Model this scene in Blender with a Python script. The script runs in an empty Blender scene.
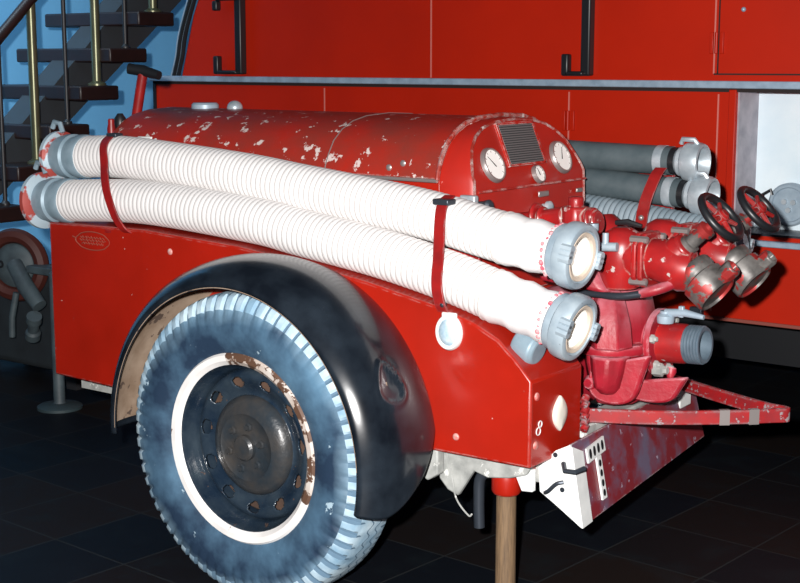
import bpy, bmesh, math, random
from mathutils import Vector, Matrix
random.seed(7)
PI = math.pi
V = Vector
scene = bpy.context.scene
COL = scene.collection

# ------------------------------------------------------------------ materials
def srgb(r, g, b):
    f = lambda c: c / 12.92 if c <= .04045 else ((c + .055) / 1.055) ** 2.4
    return (f(r / 255), f(g / 255), f(b / 255), 1)

def mat(name, col, rough=.5, metal=0., coat=0., col2=None, scale=6., lo=.35, hi=.7,
        chip=None, chip_scale=30., chip_at=.66, edge=None, edge_r=.006, bump=0., bump_scale=40.,
        stretch=None, dust=None, dust_at=.0, spec=.5):
    """worn painted / bare surface: colour variation, chips of another colour, worn edges, fine bumps"""
    m = bpy.data.materials.new(name); m.use_nodes = True
    n = m.node_tree.nodes; l = m.node_tree.links
    b = n['Principled BSDF']
    b.inputs['Roughness'].default_value = rough
    b.inputs['Metallic'].default_value = metal
    b.inputs['Coat Weight'].default_value = coat
    b.inputs['Coat Roughness'].default_value = .08
    b.inputs['Specular IOR Level'].default_value = spec
    geo = n.new('ShaderNodeNewGeometry')
    mp = n.new('ShaderNodeMapping'); l.new(geo.outputs['Position'], mp.inputs['Vector'])
    if stretch: mp.inputs['Scale'].default_value = stretch
    def noise(sc, det=5, ro=.55):
        t = n.new('ShaderNodeTexNoise'); t.inputs['Scale'].default_value = sc
        t.inputs['Detail'].default_value = det; t.inputs['Roughness'].default_value = ro
        l.new(mp.outputs['Vector'], t.inputs['Vector']); return t.outputs['Fac']
    def ramp(src, a, c):
        r = n.new('ShaderNodeMapRange'); r.inputs['From Min'].default_value = a; r.inputs['From Max'].default_value = c
        l.new(src, r.inputs['Value']); return r.outputs['Result']
    def mix(fac, a, c):
        x = n.new('ShaderNodeMix'); x.data_type = 'RGBA'
        if isinstance(fac, float): x.inputs[0].default_value = fac
        else: l.new(fac, x.inputs[0])
        for s, v in ((6, a), (7, c)):
            if isinstance(v, tuple): x.inputs[s].default_value = v
            else: l.new(v, x.inputs[s])
        return x.outputs[2]
    c = col
    if col2: c = mix(ramp(noise(scale), lo, hi), c, col2)
    if chip: c = mix(ramp(noise(chip_scale, 8, .6), chip_at, chip_at + .02), c, chip)
    if dust:
        up = n.new('ShaderNodeSeparateXYZ'); l.new(geo.outputs['Normal'], up.inputs[0])
        ml = n.new('ShaderNodeMath'); ml.operation = 'MULTIPLY'
        l.new(ramp(up.outputs['Z'], .1, .95), ml.inputs[0]); l.new(ramp(noise(14, 6), .3, .62), ml.inputs[1])
        c = mix(ml.outputs[0], c, dust)
    if edge:
        bv = n.new('ShaderNodeBevel'); bv.samples = 4; bv.inputs['Radius'].default_value = edge_r
        d = n.new('ShaderNodeVectorMath'); d.operation = 'DOT_PRODUCT'
        l.new(bv.outputs['Normal'], d.inputs[0]); l.new(geo.outputs['Normal'], d.inputs[1])
        e = ramp(d.outputs['Value'], .985, .88)
        ml = n.new('ShaderNodeMath'); ml.operation = 'MULTIPLY'
        l.new(e, ml.inputs[0]); l.new(ramp(noise(38, 6), .42, .58), ml.inputs[1])
        c = mix(ml.outputs[0], c, edge)
    if isinstance(c, tuple): b.inputs['Base Color'].default_value = c
    else: l.new(c, b.inputs['Base Color'])
    if bump:
        bp = n.new('ShaderNodeBump'); bp.inputs['Strength'].default_value = bump; bp.inputs['Distance'].default_value = .004
        l.new(noise(bump_scale, 4), bp.inputs['Height']); l.new(bp.outputs['Normal'], b.inputs['Normal'])
    return m

RED = (.37, .012, .004, 1); RED2 = (.30, .010, .003, 1)
PALE = (.62, .55, .52, 1); GREYC = (.30, .29, .29, 1)
M = {}
M['rivet'] = mat('worn_rivet_paint', (.52, .06, .05, 1), .4, col2=(.60, .42, .38, 1), scale=60)
M['red'] = mat('red_body_paint', RED, .34, coat=.25, col2=RED2, scale=5, chip=PALE, chip_scale=42, chip_at=.715, edge=PALE, edge_r=.006, bump=.2, bump_scale=8)
M['hood'] = mat('worn_red_hood_paint', (.36, .016, .007, 1), .42, coat=.08, col2=(.20, .030, .020, 1), scale=6, chip=(.60, .50, .47, 1), chip_scale=27, chip_at=.612, edge=(.45, .42, .40, 1), edge_r=.008, bump=.15, bump_scale=14)
M['panel'] = mat('red_panel_paint', (.40, .015, .008, 1), .40, coat=.08, col2=(.32, .014, .008, 1), scale=8, chip=PALE, chip_scale=40, chip_at=.74, edge=PALE, edge_r=.004)
M['strap'] = mat('red_strap_paint', (.30, .010, .009, 1), .4, col2=(.20, .009, .009, 1), scale=25, chip=(.25, .2, .2, 1), chip_scale=60, chip_at=.70, edge=(.2, .16, .16, 1), edge_r=.004)
M['bar'] = mat('scuffed_red_bar_paint', (.32, .010, .012, 1), .42, col2=(.20, .016, .020, 1), scale=30, chip=(.26, .22, .23, 1), chip_scale=60, chip_at=.60, edge=(.20, .18, .19, 1), edge_r=.010)
M['cast'] = mat('dusty_red_casting', (.36, .012, .026, 1), .44, col2=(.24, .010, .018, 1), scale=16, chip=(.55, .35, .37, 1), chip_scale=45, chip_at=.70,
                dust=(.60, .26, .31, 1), edge=(.64, .33, .37, 1), edge_r=.008, bump=.3, bump_scale=60)
M['valve'] = mat('chipped_red_valve_paint', (.36, .012, .012, 1), .34, coat=.15, col2=(.22, .012, .014, 1), scale=18, chip=(.46, .40, .38, 1), chip_scale=30, chip_at=.645, edge=(.42, .36, .32, 1), edge_r=.006)
M['brass'] = mat('worn_brass_with_red_traces', (.060, .055, .052, 1), .45, .35, col2=(.20, .19, .18, 1), scale=26, chip=(.32, .028, .026, 1), chip_scale=20, chip_at=.53)
M['black'] = mat('glossy_black_paint', (.0045, .0064, .0100, 1), .22, coat=.25, col2=(.017, .024, .033, 1), scale=9, bump=.06, bump_scale=9)
M['drum'] = mat('rusty_brake_drum', (.10, .055, .035, 1), .8, col2=(.05, .03, .022, 1), scale=20)
M['lining'] = mat('rusty_tan_lining', (.22, .15, .10, 1), .8, col2=(.36, .27, .20, 1), scale=14, chip=(.09, .06, .045, 1), chip_scale=20, chip_at=.60)
M['tyre'] = mat('dusty_blue_grey_rubber', (.012, .030, .062, 1), .6, col2=(.09, .19, .29, 1), scale=4.5, lo=.42, hi=.66, chip=(.34, .46, .54, 1), chip_scale=20, chip_at=.67, bump=.25, bump_scale=50)
M['tread'] = mat('scuffed_pale_tread_rubber', (.20, .34, .46, 1), .7, col2=(.46, .59, .67, 1), scale=9, lo=.36, hi=.60, bump=.3, bump_scale=60)
M['groove'] = mat('tread_groove_rubber', (.09, .16, .23, 1), .85)
M['rimwhite'] = mat('flaking_white_rim_paint', (.82, .80, .78, 1), .5, col2=(.66, .64, .62, 1), scale=10, chip=(.15, .08, .05, 1), chip_scale=26, chip_at=.655)
M['rimrust'] = mat('rusted_white_rim_paint', (.60, .56, .52, 1), .6, col2=(.40, .30, .24, 1), scale=14, chip=(.10, .05, .03, 1), chip_scale=30, chip_at=.50)
M['wheel'] = mat('oily_blue_black_steel', (.008, .017, .032, 1), .20, coat=.5, col2=(.030, .045, .06, 1), scale=14, chip=(.09, .055, .04, 1), chip_scale=40, chip_at=.66, bump=.4, bump_scale=45)
M['hub'] = mat('greasy_brown_hub', (.020, .028, .036, 1), .34, col2=(.055, .048, .042, 1), scale=14, bump=.5, bump_scale=50)
M['hose'] = mat('white_hose_canvas', (.80, .78, .77, 1), .75, col2=(.72, .70, .69, 1), scale=14)
M['hoserib'] = mat('hose_groove_shade', (.50, .47, .45, 1), .85)  # darker groove colour stands in for the shade between the ribs
M['hosewrap'] = mat('white_hose_end_wrap', (.82, .80, .79, 1), .7, col2=(.72, .70, .70, 1), scale=20, bump=.3, bump_scale=30)
M['alloy'] = mat('grey_alloy_coupling', (.42, .50, .55, 1), .42, .2, col2=(.22, .29, .35, 1), scale=13, chip=(.2, .24, .27, 1), chip_scale=44, chip_at=.68)
M['alloydull'] = mat('dull_blue_alloy', (.26, .35, .41, 1), .5, .15, col2=(.18, .26, .31, 1), scale=20)
M['alloyred'] = mat('red_traced_flange', (.40, .50, .56, 1), .5, .1, col2=(.34, .055, .045, 1), scale=15, lo=.50, hi=.54)
M['liner'] = mat('pale_hose_lining', (.80, .77, .72, 1), .7)
M['ringtan'] = mat('tan_sealing_ring', (.62, .52, .42, 1), .6)
M['redseal'] = mat('crimson_binding', (.55, .05, .09, 1), .6, col2=(.70, .45, .45, 1), scale=50)
M['rubberhose'] = mat('dark_grey_green_rubber', (.055, .078, .088, 1), .55, col2=(.085, .11, .12, 1), scale=18, bump=.15, bump_scale=80)
M['greyhose'] = mat('grey_ribbed_rubber', (.19, .25, .29, 1), .65, col2=(.27, .33, .37, 1), scale=16)
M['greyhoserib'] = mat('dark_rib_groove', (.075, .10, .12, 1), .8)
M['steel'] = mat('bare_steel', (.50, .56, .60, 1), .40, .4, col2=(.32, .38, .42, 1), scale=30)
M['darksteel'] = mat('dark_steel', (.045, .055, .07, 1), .38, .5)
M['blackmetal'] = mat('black_metal', (.010, .011, .013, 1), .4)
M['whitepaint'] = mat('white_worn_paint', (.80, .82, .80, 1), .5, col2=(.66, .68, .67, 1), scale=18, chip=(.22, .2, .18, 1), chip_scale=34, chip_at=.70)
M['plate'] = mat('worn_crimson_plate', (.20, .020, .028, 1), .45, coat=.15, col2=(.14, .11, .17, 1), scale=11, lo=.44, hi=.66, chip=(.36, .30, .38, 1), chip_scale=34, chip_at=.66, edge=(.5, .46, .46, 1))
M['under'] = mat('dusty_pale_underframe', (.42, .43, .41, 1), .8, col2=(.22, .23, .22, 1), scale=24, chip=(.62, .63, .60, 1), chip_scale=30, chip_at=.62)
M['lens'] = mat('frosted_white_lens', (.62, .72, .78, 1), .25, coat=.4, col2=(.30, .44, .54, 1), scale=40)
M['cream'] = mat('cream_reflector', (.74, .71, .62, 1), .35)
M['dial'] = mat('white_dial', (.95, .94, .90, 1), .4, coat=.3)
M['bezel'] = mat('worn_grey_bezel', (.36, .32, .31, 1), .35, .6)
M['plategrille'] = mat('dark_grille_plate', (.035, .040, .042, 1), .5)
M['grillebar'] = mat('grey_grille_bar', (.16, .17, .17, 1), .45, .3)
M['scratch'] = mat('faded_tan_lettering', (.25, .055, .035, 1), .7)
M['wood'] = mat('weathered_brown_wood', (.20, .125, .065, 1), .7, col2=(.10, .062, .035, 1), scale=9, stretch=(30, 30, 2), bump=.3, bump_scale=12)
M['truck'] = mat('fire_engine_red', (.44, .014, .002, 1), .42, col2=(.38, .012, .002, 1), scale=3, spec=.25)
M['truckseam'] = mat('worn_door_edge', (.56, .16, .13, 1), .5)
M['skirt'] = mat('dull_skirt_edge', (.22, .05, .035, 1), .6)
M['gap'] = mat('door_gap_and_rail_shadow', (.012, .006, .005, 1), .8)
M['rail'] = mat('blue_grey_alloy_rail', (.36, .47, .58, 1), .45, .25, col2=(.24, .33, .42, 1), scale=24)
M['jamb'] = mat('pale_lilac_aluminium', (.46, .42, .46, 1), .5, .2, col2=(.30, .28, .32, 1), scale=18)
M['lockerback'] = mat('pale_blue_locker_panel', (.76, .86, .90, 1), .5, col2=(.62, .76, .84, 1), scale=5)
M['standgrey'] = mat('dull_stand_grey', (.024, .042, .048, 1), .6)
M['thread'] = mat('blue_grey_thread', (.16, .22, .27, 1), .4, .3, col2=(.10, .14, .18, 1), scale=30)
M['cap'] = mat('grey_blue_cap', (.34, .43, .50, 1), .45, .15, col2=(.26, .34, .41, 1), scale=30)
M['tread_wood'] = mat('dark_red_brown_stair', (.022, .0085, .0075, 1), .45, coat=.05, col2=(.013, .0065, .006, 1), scale=10)
M['stringer'] = mat('dark_grey_stringer', (.040, .046, .052, 1), .5, col2=(.036, .04, .045, 1), scale=8)
M['polebrass'] = mat('polished_brass', (.17, .17, .10, 1), .34, .6, col2=(.13, .13, .075, 1), scale=10)
M['poledark'] = mat('dark_iron', (.020, .020, .022, 1), .45)
M['greymach'] = mat('dull_grey_machine_paint', (.060, .085, .095, 1), .6, col2=(.030, .042, .05, 1), scale=14)
M['machbody'] = mat('black_grey_machine_paint', (.016, .022, .026, 1), .7, col2=(.010, .013, .016, 1), scale=9)
M['redring'] = mat('dull_red_ring', (.055, .010, .006, 1), .6)

def scuffed_shoulder(m, cx_, cz_):
    """worn, dusty band of the side wall near the shoulder (radius about the axle)"""
    n = m.node_tree.nodes; l = m.node_tree.links; b = n['Principled BSDF']
    old = b.inputs['Base Color'].links[0].from_socket
    geo = n.new('ShaderNodeNewGeometry'); sp_ = n.new('ShaderNodeVectorMath'); sp_.operation = 'SUBTRACT'
    l.new(geo.outputs['Position'], sp_.inputs[0]); sp_.inputs[1].default_value = (cx_, 0, cz_)
    ml = n.new('ShaderNodeVectorMath'); ml.operation = 'MULTIPLY'; ml.inputs[1].default_value = (1, 0, 1); l.new(sp_.outputs[0], ml.inputs[0])
    ln = n.new('ShaderNodeVectorMath'); ln.operation = 'LENGTH'; l.new(ml.outputs[0], ln.inputs[0])
    ns = n.new('ShaderNodeTexNoise'); ns.inputs['Scale'].default_value = 7; ns.inputs['Detail'].default_value = 6
    l.new(geo.outputs['Position'], ns.inputs['Vector'])
    ad = n.new('ShaderNodeMath'); ad.operation = 'MULTIPLY_ADD'; l.new(ns.outputs['Fac'], ad.inputs[0]); ad.inputs[1].default_value = .13; l.new(ln.outputs['Value'], ad.inputs[2])
    mr = n.new('ShaderNodeMapRange'); mr.inputs['From Min'].default_value = .385; mr.inputs['From Max'].default_value = .46; l.new(ad.outputs[0], mr.inputs['Value'])
    mx = n.new('ShaderNodeMix'); mx.data_type = 'RGBA'; l.new(mr.outputs['Result'], mx.inputs[0]); l.new(old, mx.inputs[6]); mx.inputs[7].default_value = (.23, .37, .48, 1)
    l.new(mx.outputs[2], b.inputs['Base Color'])
scuffed_shoulder(M['tyre'], -.014, .37)
def wall_mat():
    return mat('pale_blue_plaster', (.20, .56, .90, 1), .9, col2=(.17, .50, .84, 1), scale=2.2, bump=.1, bump_scale=90)
M['wall'] = wall_mat()

def floor_mat():
    m = bpy.data.materials.new('dark_slate_tiles'); m.use_nodes = True
    n = m.node_tree.nodes; l = m.node_tree.links; b = n['Principled BSDF']
    geo = n.new('ShaderNodeNewGeometry'); mp = n.new('ShaderNodeMapping')
    mp.inputs['Rotation'].default_value = (0, 0, math.radians(4)); mp.inputs['Location'].default_value = (.1, .07, 0)
    l.new(geo.outputs['Position'], mp.inputs['Vector'])
    br = n.new('ShaderNodeTexBrick'); br.offset = 0; br.squash = 1
    br.inputs['Scale'].default_value = 1; br.inputs['Brick Width'].default_value = .30; br.inputs['Row Height'].default_value = .30
    br.inputs['Mortar Size'].default_value = .003; br.inputs['Bias'].default_value = 0
    br.inputs['Color1'].default_value = (.0036, .0062, .0105, 1); br.inputs['Color2'].default_value = (.0125, .0085, .0070, 1)
    br.inputs['Mortar'].default_value = (.020, .0225, .024, 1)
    l.new(mp.outputs['Vector'], br.inputs['Vector'])
    ns = n.new('ShaderNodeTexNoise'); ns.inputs['Scale'].default_value = 7; ns.inputs['Detail'].default_value = 8
    l.new(geo.outputs['Position'], ns.inputs['Vector'])
    mr = n.new('ShaderNodeMapRange'); mr.inputs['From Min'].default_value = .52; mr.inputs['From Max'].default_value = .75
    mr.inputs['To Max'].default_value = .5
    l.new(ns.outputs['Fac'], mr.inputs['Value'])
    mx = n.new('ShaderNodeMix'); mx.data_type = 'RGBA'
    l.new(mr.outputs['Result'], mx.inputs[0]); l.new(br.outputs['Color'], mx.inputs[6]); mx.inputs[7].default_value = (.010, .016, .020, 1)
    l.new(mx.outputs[2], b.inputs['Base Color'])
    b.inputs['Roughness'].default_value = .55; b.inputs['Specular IOR Level'].default_value = .12
    return m
M['floor'] = floor_mat()

# ------------------------------------------------------------------ mesh helpers
def frame(d, hint=None):
    d = V(d).normalized()
    h = V(hint) if hint is not None else (V((0, 0, 1)) if abs(d.z) < .9 else V((1, 0, 0)))
    u = (h - d * h.dot(d)).normalized()
    return u, d.cross(u), d

class MB:
    """collects shapes into one mesh"""
    def __init__(s, *mats):
        s.bm = bmesh.new(); s.mats = list(mats)
    def _f(s, vs, mi=0):
        try:
            f = s.bm.faces.new(vs); f.material_index = mi; return f
        except ValueError: return None
    def rings(s, rings, caps=(True, True), mi=0, closed=True, mis=None):
        vr = [[s.bm.verts.new(p) for p in r] for r in rings]
        for i in range(len(vr) - 1):
            a, b = vr[i], vr[i + 1]; k = len(a)
            for j in range(k if closed else k - 1):
                s._f((a[j], a[(j + 1) % k], b[(j + 1) % k], b[j]), mis[i] if mis else mi)
        if caps[0]: s._f(list(reversed(vr[0])), mis[0] if mis else mi)
        if caps[1]: s._f(vr[-1], mis[-1] if mis else mi)
        return s
    def box(s, lo, hi, mi=0):
        x0, y0, z0 = lo; x1, y1, z1 = hi
        return s.rings([[(x0, y0, z0), (x1, y0, z0), (x1, y1, z0), (x0, y1, z0)], [(x0, y0, z1), (x1, y0, z1), (x1, y1, z1), (x0, y1, z1)]], mi=mi)
    def prism(s, poly, axis, a, b, mi=0):
        def P(u, v, w):
            return {'x': (w, u, v), 'y': (u, w, v), 'z': (u, v, w)}[axis]
        return s.rings([[P(u, v, a) for u, v in poly], [P(u, v, b) for u, v in poly]], mi=mi)
    def quadbox(s, c, th, mi=0):
        """thin plate from corner points c (planar), thickness th along its normal"""
        c = [V(p) for p in c]; nrm = (c[1] - c[0]).cross(c[-1] - c[0]).normalized() * th
        return s.rings([c, [p - nrm for p in c]], mi=mi)
    def lathe(s, prof, o, d, seg=32, hint=None, caps=(True, True), mi=0, mis=None):
        u, w, d = frame(d, hint); o = V(o)
        R = [[o + d * h + (u * math.cos(2 * PI * k / seg) + w * math.sin(2 * PI * k / seg)) * r for k in range(seg)] for r, h in prof]
        return s.rings(R, caps, mi, mis=mis)
    def cyl(s, a, b, r, r2=None, seg=20, mi=0):
        a = V(a); b = V(b); h = (b - a).length
        return s.lathe([(r, 0), (r if r2 is None else r2, h)], a, b - a, seg, mi=mi)
    def tube(s, pts, r, seg=14, mi=0, caps=(True, True)):
        pts = [V(p) for p in pts]; rr = r if isinstance(r, (list, tuple)) else [r] * len(pts)
        R = []; hint = None
        for i, p in enumerate(pts):
            d = (pts[min(i + 1, len(pts) - 1)] - pts[max(i - 1, 0)]).normalized()
            u, w, _ = frame(d, hint); hint = u
            R.append([p + (u * math.cos(2 * PI * k / seg) + w * math.sin(2 * PI * k / seg)) * rr[i] for k in range(seg)])
        return s.rings(R, caps, mi)
    def strip(s, pts, nrms, width_dir, w, th, mi=0):
        """flat bar along pts; nrms: outward normals; width along width_dir"""
        wd = V(width_dir).normalized() * w / 2
        R = []
        for p, n_ in zip(pts, nrms):
            p = V(p); n_ = V(n_).normalized() * th
            R.append([p - wd, p + wd, p + wd + n_, p - wd + n_])
        return s.rings(R, mi=mi)
    def torus(s, c, d, R_, r, seg=40, sg=10, mi=0, sx=1., hint=None):
        u, w, d = frame(d, hint); c = V(c)
        vr = []
        for i in range(seg):
            a = 2 * PI * i / seg; e = u * math.cos(a) + w * math.sin(a) * sx
            vr.append([s.bm.verts.new(c + e * R_ + (e.normalized() * math.cos(2 * PI * k / sg) + d * math.sin(2 * PI * k / sg)) * r) for k in range(sg)])
        for i in range(seg):
            a, b = vr[i], vr[(i + 1) % seg]
            for k in range(sg): s._f((a[k], b[k], b[(k + 1) % sg], a[(k + 1) % sg]), mi)
        return s
    def sphere(s, c, r, mi=0, seg=16, scale=(1, 1, 1)):
        mtx = Matrix.Translation(V(c)) @ Matrix.Diagonal((scale[0], scale[1], scale[2], 1))
        q = bmesh.ops.create_uvsphere(s.bm, u_segments=seg, v_segments=seg // 2, radius=r, matrix=mtx)
        for v in q['verts']:
            for f in v.link_faces: f.material_index = mi
        return s

WLOC = {}
def wl(o): return WLOC[o.name]

def build(mb, name, mats=None, parent=None, bevel=0., bseg=2, smooth=38, at=None):
    bmesh.ops.remove_doubles(mb.bm, verts=mb.bm.verts, dist=1e-6)
    bmesh.ops.recalc_face_normals(mb.bm, faces=mb.bm.faces)
    me = bpy.data.meshes.new(name)
    xs = [v.co for v in mb.bm.verts]
    if at is None:
        lo = V([min(c[i] for c in xs) for i in range(3)]); hi = V([max(c[i] for c in xs) for i in range(3)])
        at = (lo + hi) / 2 if parent else V(((lo.x + hi.x) / 2, (lo.y + hi.y) / 2, lo.z))
    at = V(at)
    bmesh.ops.translate(mb.bm, verts=mb.bm.verts, vec=-at)
    mb.bm.to_mesh(me); mb.bm.free()
    for m in (mats if isinstance(mats, (list, tuple)) else [mats]): me.materials.append(M[m])
    for p in me.polygons: p.use_smooth = True
    me.set_sharp_from_angle(angle=math.radians(smooth))
    o = bpy.data.objects.new(name, me); COL.objects.link(o)
    if parent:
        o.parent = parent; o.location = at - wl(parent)
    else: o.location = at
    WLOC[o.name] = at
    if bevel:
        bv = o.modifiers.new('edge', 'BEVEL'); bv.width = bevel; bv.segments = bseg; bv.limit_method = 'ANGLE'; bv.angle_limit = math.radians(40)
        bv.harden_normals = False
    return o

def tag(o, label, cat, group=None, kind=None):
    o['label'] = label; o['category'] = cat
    if group: o['group'] = group
    if kind: o['kind'] = kind
    return o
def empty(name, loc, label, cat, group=None):
    o = bpy.data.objects.new(name, None); COL.objects.link(o); o.location = loc; o.empty_display_size = .1
    WLOC[o.name] = V(loc)
    return tag(o, label, cat, group)
def copy_part(o, vec, parent=None, label=None):
    """copy of a part (with its sub-parts) moved by vec, under the same or another parent"""
    c = o.copy(); COL.objects.link(c)
    p = parent or o.parent
    WLOC[c.name] = wl(o) + V(vec); c.parent = p; c.location = wl(c) - wl(p)
    for ch in list(o.children):
        d = ch.copy(); COL.objects.link(d); d.parent = c; WLOC[d.name] = wl(ch) + V(vec)
    return c

def bez(pts, n):
    """smooth curve through points (Catmull-Rom)"""
    P = [V(p) for p in pts]; P = [P[0] * 2 - P[1]] + P + [P[-1] * 2 - P[-2]]; out = []
    for i in range(1, len(P) - 2):
        for k in range(n):
            t = k / n; a, b, c, d = P[i - 1], P[i], P[i + 1], P[i + 2]
            out.append(.5 * ((2 * b) + (c - a) * t + (2 * a - 5 * b + 4 * c - d) * t * t + (3 * b - a - 3 * c + d) * t ** 3))
    out.append(P[-2]); return out
def resample(pts, step):
    out = [pts[0]]; acc = 0.
    L = [0]
    for a, b in zip(pts, pts[1:]): L.append(L[-1] + (b - a).length)
    n = max(2, int(L[-1] / step)); j = 0
    for k in range(1, n + 1):
        t = L[-1] * k / n
        while j < len(L) - 2 and L[j + 1] < t: j += 1
        f = (t - L[j]) / max(1e-9, L[j + 1] - L[j]); out.append(pts[j].lerp(pts[j + 1], f))
    return out

# ------------------------------------------------------------------ room
def struct(mb, name, m):
    o = build(mb, name, m); o['kind'] = 'structure'; return o
struct(MB().box((-8, -5, -.06), (5, 7, 0)), 'floor', 'floor')
struct(MB().box((-4.15, -5, 0), (-4.0, 7, 3.4)), 'wall_left', 'wall')
struct(MB().box((-4.0, 5.2, 0), (5, 5.35, 3.4)), 'wall_back', 'wall')

# ------------------------------------------------------------------ staircase
SX = -2.56
st = empty('staircase', (SX - .4, .7, 0), 'open dark wooden staircase with brass balusters rising by the blue wall', 'staircase')
def step(k): return 1.535 + .178 * k, 1.03 + .1665 * k
y0, z0 = step(0)
tr = build(MB().box((SX - .66, y0, z0 - .064), (SX, y0 + .225, z0)), 'stair_tread', 'tread_wood', st, bevel=.008)
for k in range(-6, 9):
    if k: copy_part(tr, (0, .178 * k, .1665 * k))
yb, zb = step(-6.3); yt, zt = step(9)
for dx in (-.40,):
    build(MB().rings([[(SX + dx, yb, zb - .30 if zb > .3 else 0), (SX + dx, yb + .1, 0), (SX + dx, yt + .25, zt - .30), (SX + dx, yt + .1, zt - .03), (SX + dx, yb, zb + .02)],
                      [(SX + dx + .16, yb, zb - .30 if zb > .3 else 0), (SX + dx + .16, yb + .1, 0), (SX + dx + .16, yt + .25, zt - .30), (SX + dx + .16, yt + .1, zt - .03), (SX + dx + .16, yb, zb + .02)]]),
          'stair_stringer', 'stringer', st)
def baluster(k, m, r):
    y, z = step(k)
    mb = MB().tube([(SX - .09, y + .175, z), (SX - .09, y + .175, z + .70)], r, 12)
    mb.lathe([(r * 2.0, 0), (r * 2.0, .008), (r, .02)], (SX - .09, y + .175, z), (0, 0, 1), 14)
    o = build(mb, 'baluster', m, st)
    return o
bb = baluster(-1, 'polebrass', .021); bb['label'] = 'polished brass baluster'
for k in (1, 3, 5, 7, -3, -5):
    if k > 0: copy_part(bb, (0, .178 * (k + 1), .1665 * (k + 1)))
bd = baluster(0, 'poledark', .010); bd['label'] = 'thin dark iron baluster'
for k in (2, 4, 6, -2, -4, -6, -3, -5): copy_part(bd, (0, .178 * k, .1665 * k))
ya, za = step(-6); yz, zz = step(8)
build(MB().tube([(SX - .09, ya + .175, za + .70), (SX - .09, yz + .175, zz + .70)], .024, 12), 'handrail', 'tread_wood', st)

# ------------------------------------------------------------------ fire engine behind
TY = 1.90
fe = empty('fire_engine', (-.3, TY + 1.1, 0), 'big red fire engine with alloy rail filling the background behind the trailer', 'fire engine')
LX = -2.29
# lower body with the open locker bay cut out of it
def wallpieces(mb, x0, x1, z0_, z1, hx0, hx1, hz0, hz1, ya_, yb_):
    mb.box((x0, ya_, z0_), (hx0, yb_, z1)); mb.box((hx1, ya_, z0_), (x1, yb_, z1))
    mb.box((hx0, ya_, z0_), (hx1, yb_, hz0)); mb.box((hx0, ya_, hz1), (hx1, yb_, z1))
mb = MB(); wallpieces(mb, LX, 2.9, .455, 1.222, .421, 1.25, .745, 1.208, TY, TY + .26)
mb.box((LX, TY + .26, .455), (2.9, TY + 2.2, 1.222))
build(mb, 'lower_body', 'truck', fe)
mb = MB(); mb.rings([[(-2.130, y, 1.222), (2.9, y, 1.222), (2.9, y, 2.35), (-1.55, y, 2.35), (-1.78, y, 2.05), (-2.045, y, 1.5), (-2.10, y, 1.32)] for y in (TY, TY + 2.2)])
build(mb, 'upper_body', 'truck', fe, bevel=.01)
for dx, w_, m_ in ((-.052, .005, 'rail'), (-.034, .012, 'blackmetal'), (-.012, .009, 'blackmetal'), (-.022, .004, 'rail')):
    build(MB().tube(bez([(-2.130 + dx, TY - .002, 1.235), (-2.10 + dx, TY - .002, 1.32), (-2.045 + dx, TY - .002, 1.5), (-1.78 + dx, TY - .002, 2.05), (-1.60 + dx, TY - .002, 2.32)], 6), w_, 8), 'edge_piping', m_, fe)
build(MB().box((LX - .01, TY - .022, 1.219), (2.92, TY + .02, 1.243)), 'side_rail', 'rail', fe, bevel=.003)
build(MB().box((LX - .0, TY - .006, 1.207), (2.9, TY + .005, 1.2185)), 'rail_shadow_strip', 'gap', fe)  # dark strip painted in as the shade under the side rail
build(MB().box((.42, TY - .02, .712), (2.9, TY + .02, .732)), 'locker_sill_rail', 'rail', fe, bevel=.003)
build(MB().box((LX, TY - .006, .452), (2.9, TY + .03, .464)), 'skirt_edge', 'skirt', fe, bevel=.002)
build(MB().box((.285, TY - .02, .458), (.33, TY + .01, .49)), 'skirt_hinge', 'darksteel', fe, bevel=.003)
# locker interior
build(MB().box((.421, TY + .16, .745), (1.25, TY + .175, 1.208)), 'locker_back_panel', 'lockerback', fe)
build(MB().box((.421, TY + .002, .745), (.427, TY + .16, 1.208)), 'locker_jamb', 'jamb', fe)
build(MB().box((.421, TY + .002, .742), (1.25, TY + .16, .752)), 'locker_floor', 'darksteel', fe)
build(MB().box((.394, TY - .012, .735), (.420, TY + .004, 1.215)), 'locker_frame', 'truck', fe, bevel=.003)
# round grey cap on the locker back
cx, cz = .556, .838
cp = build(MB().lathe([(.072, 0), (.072, .022), (.066, .028), (.058, .028), (.055, .022), (.012, .022)], (cx, TY + .158, cz), (0, -1, 0), 40), 'round_cap', 'cap', fe)
mb = MB()
for a in (0, 2.1, 4.2): mb.cyl((cx + .018 * math.cos(a + .5), TY + .14, cz + .018 * math.sin(a + .5)), (cx + .018 * math.cos(a + .5), TY + .126, cz + .018 * math.sin(a + .5)), .009, seg=14)
build(mb, 'cap_stud', 'steel', cp)
build(MB().tube([(cx - .062, TY + .13, cz - .045), (cx - .085, TY + .125, cz - .01), (cx - .088, TY + .125, cz + .03), (cx - .06, TY + .125, cz + .047), (cx - .055, TY + .125, cz + .03)], .006, 8), 'cap_latch', 'blackmetal', cp)
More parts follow.
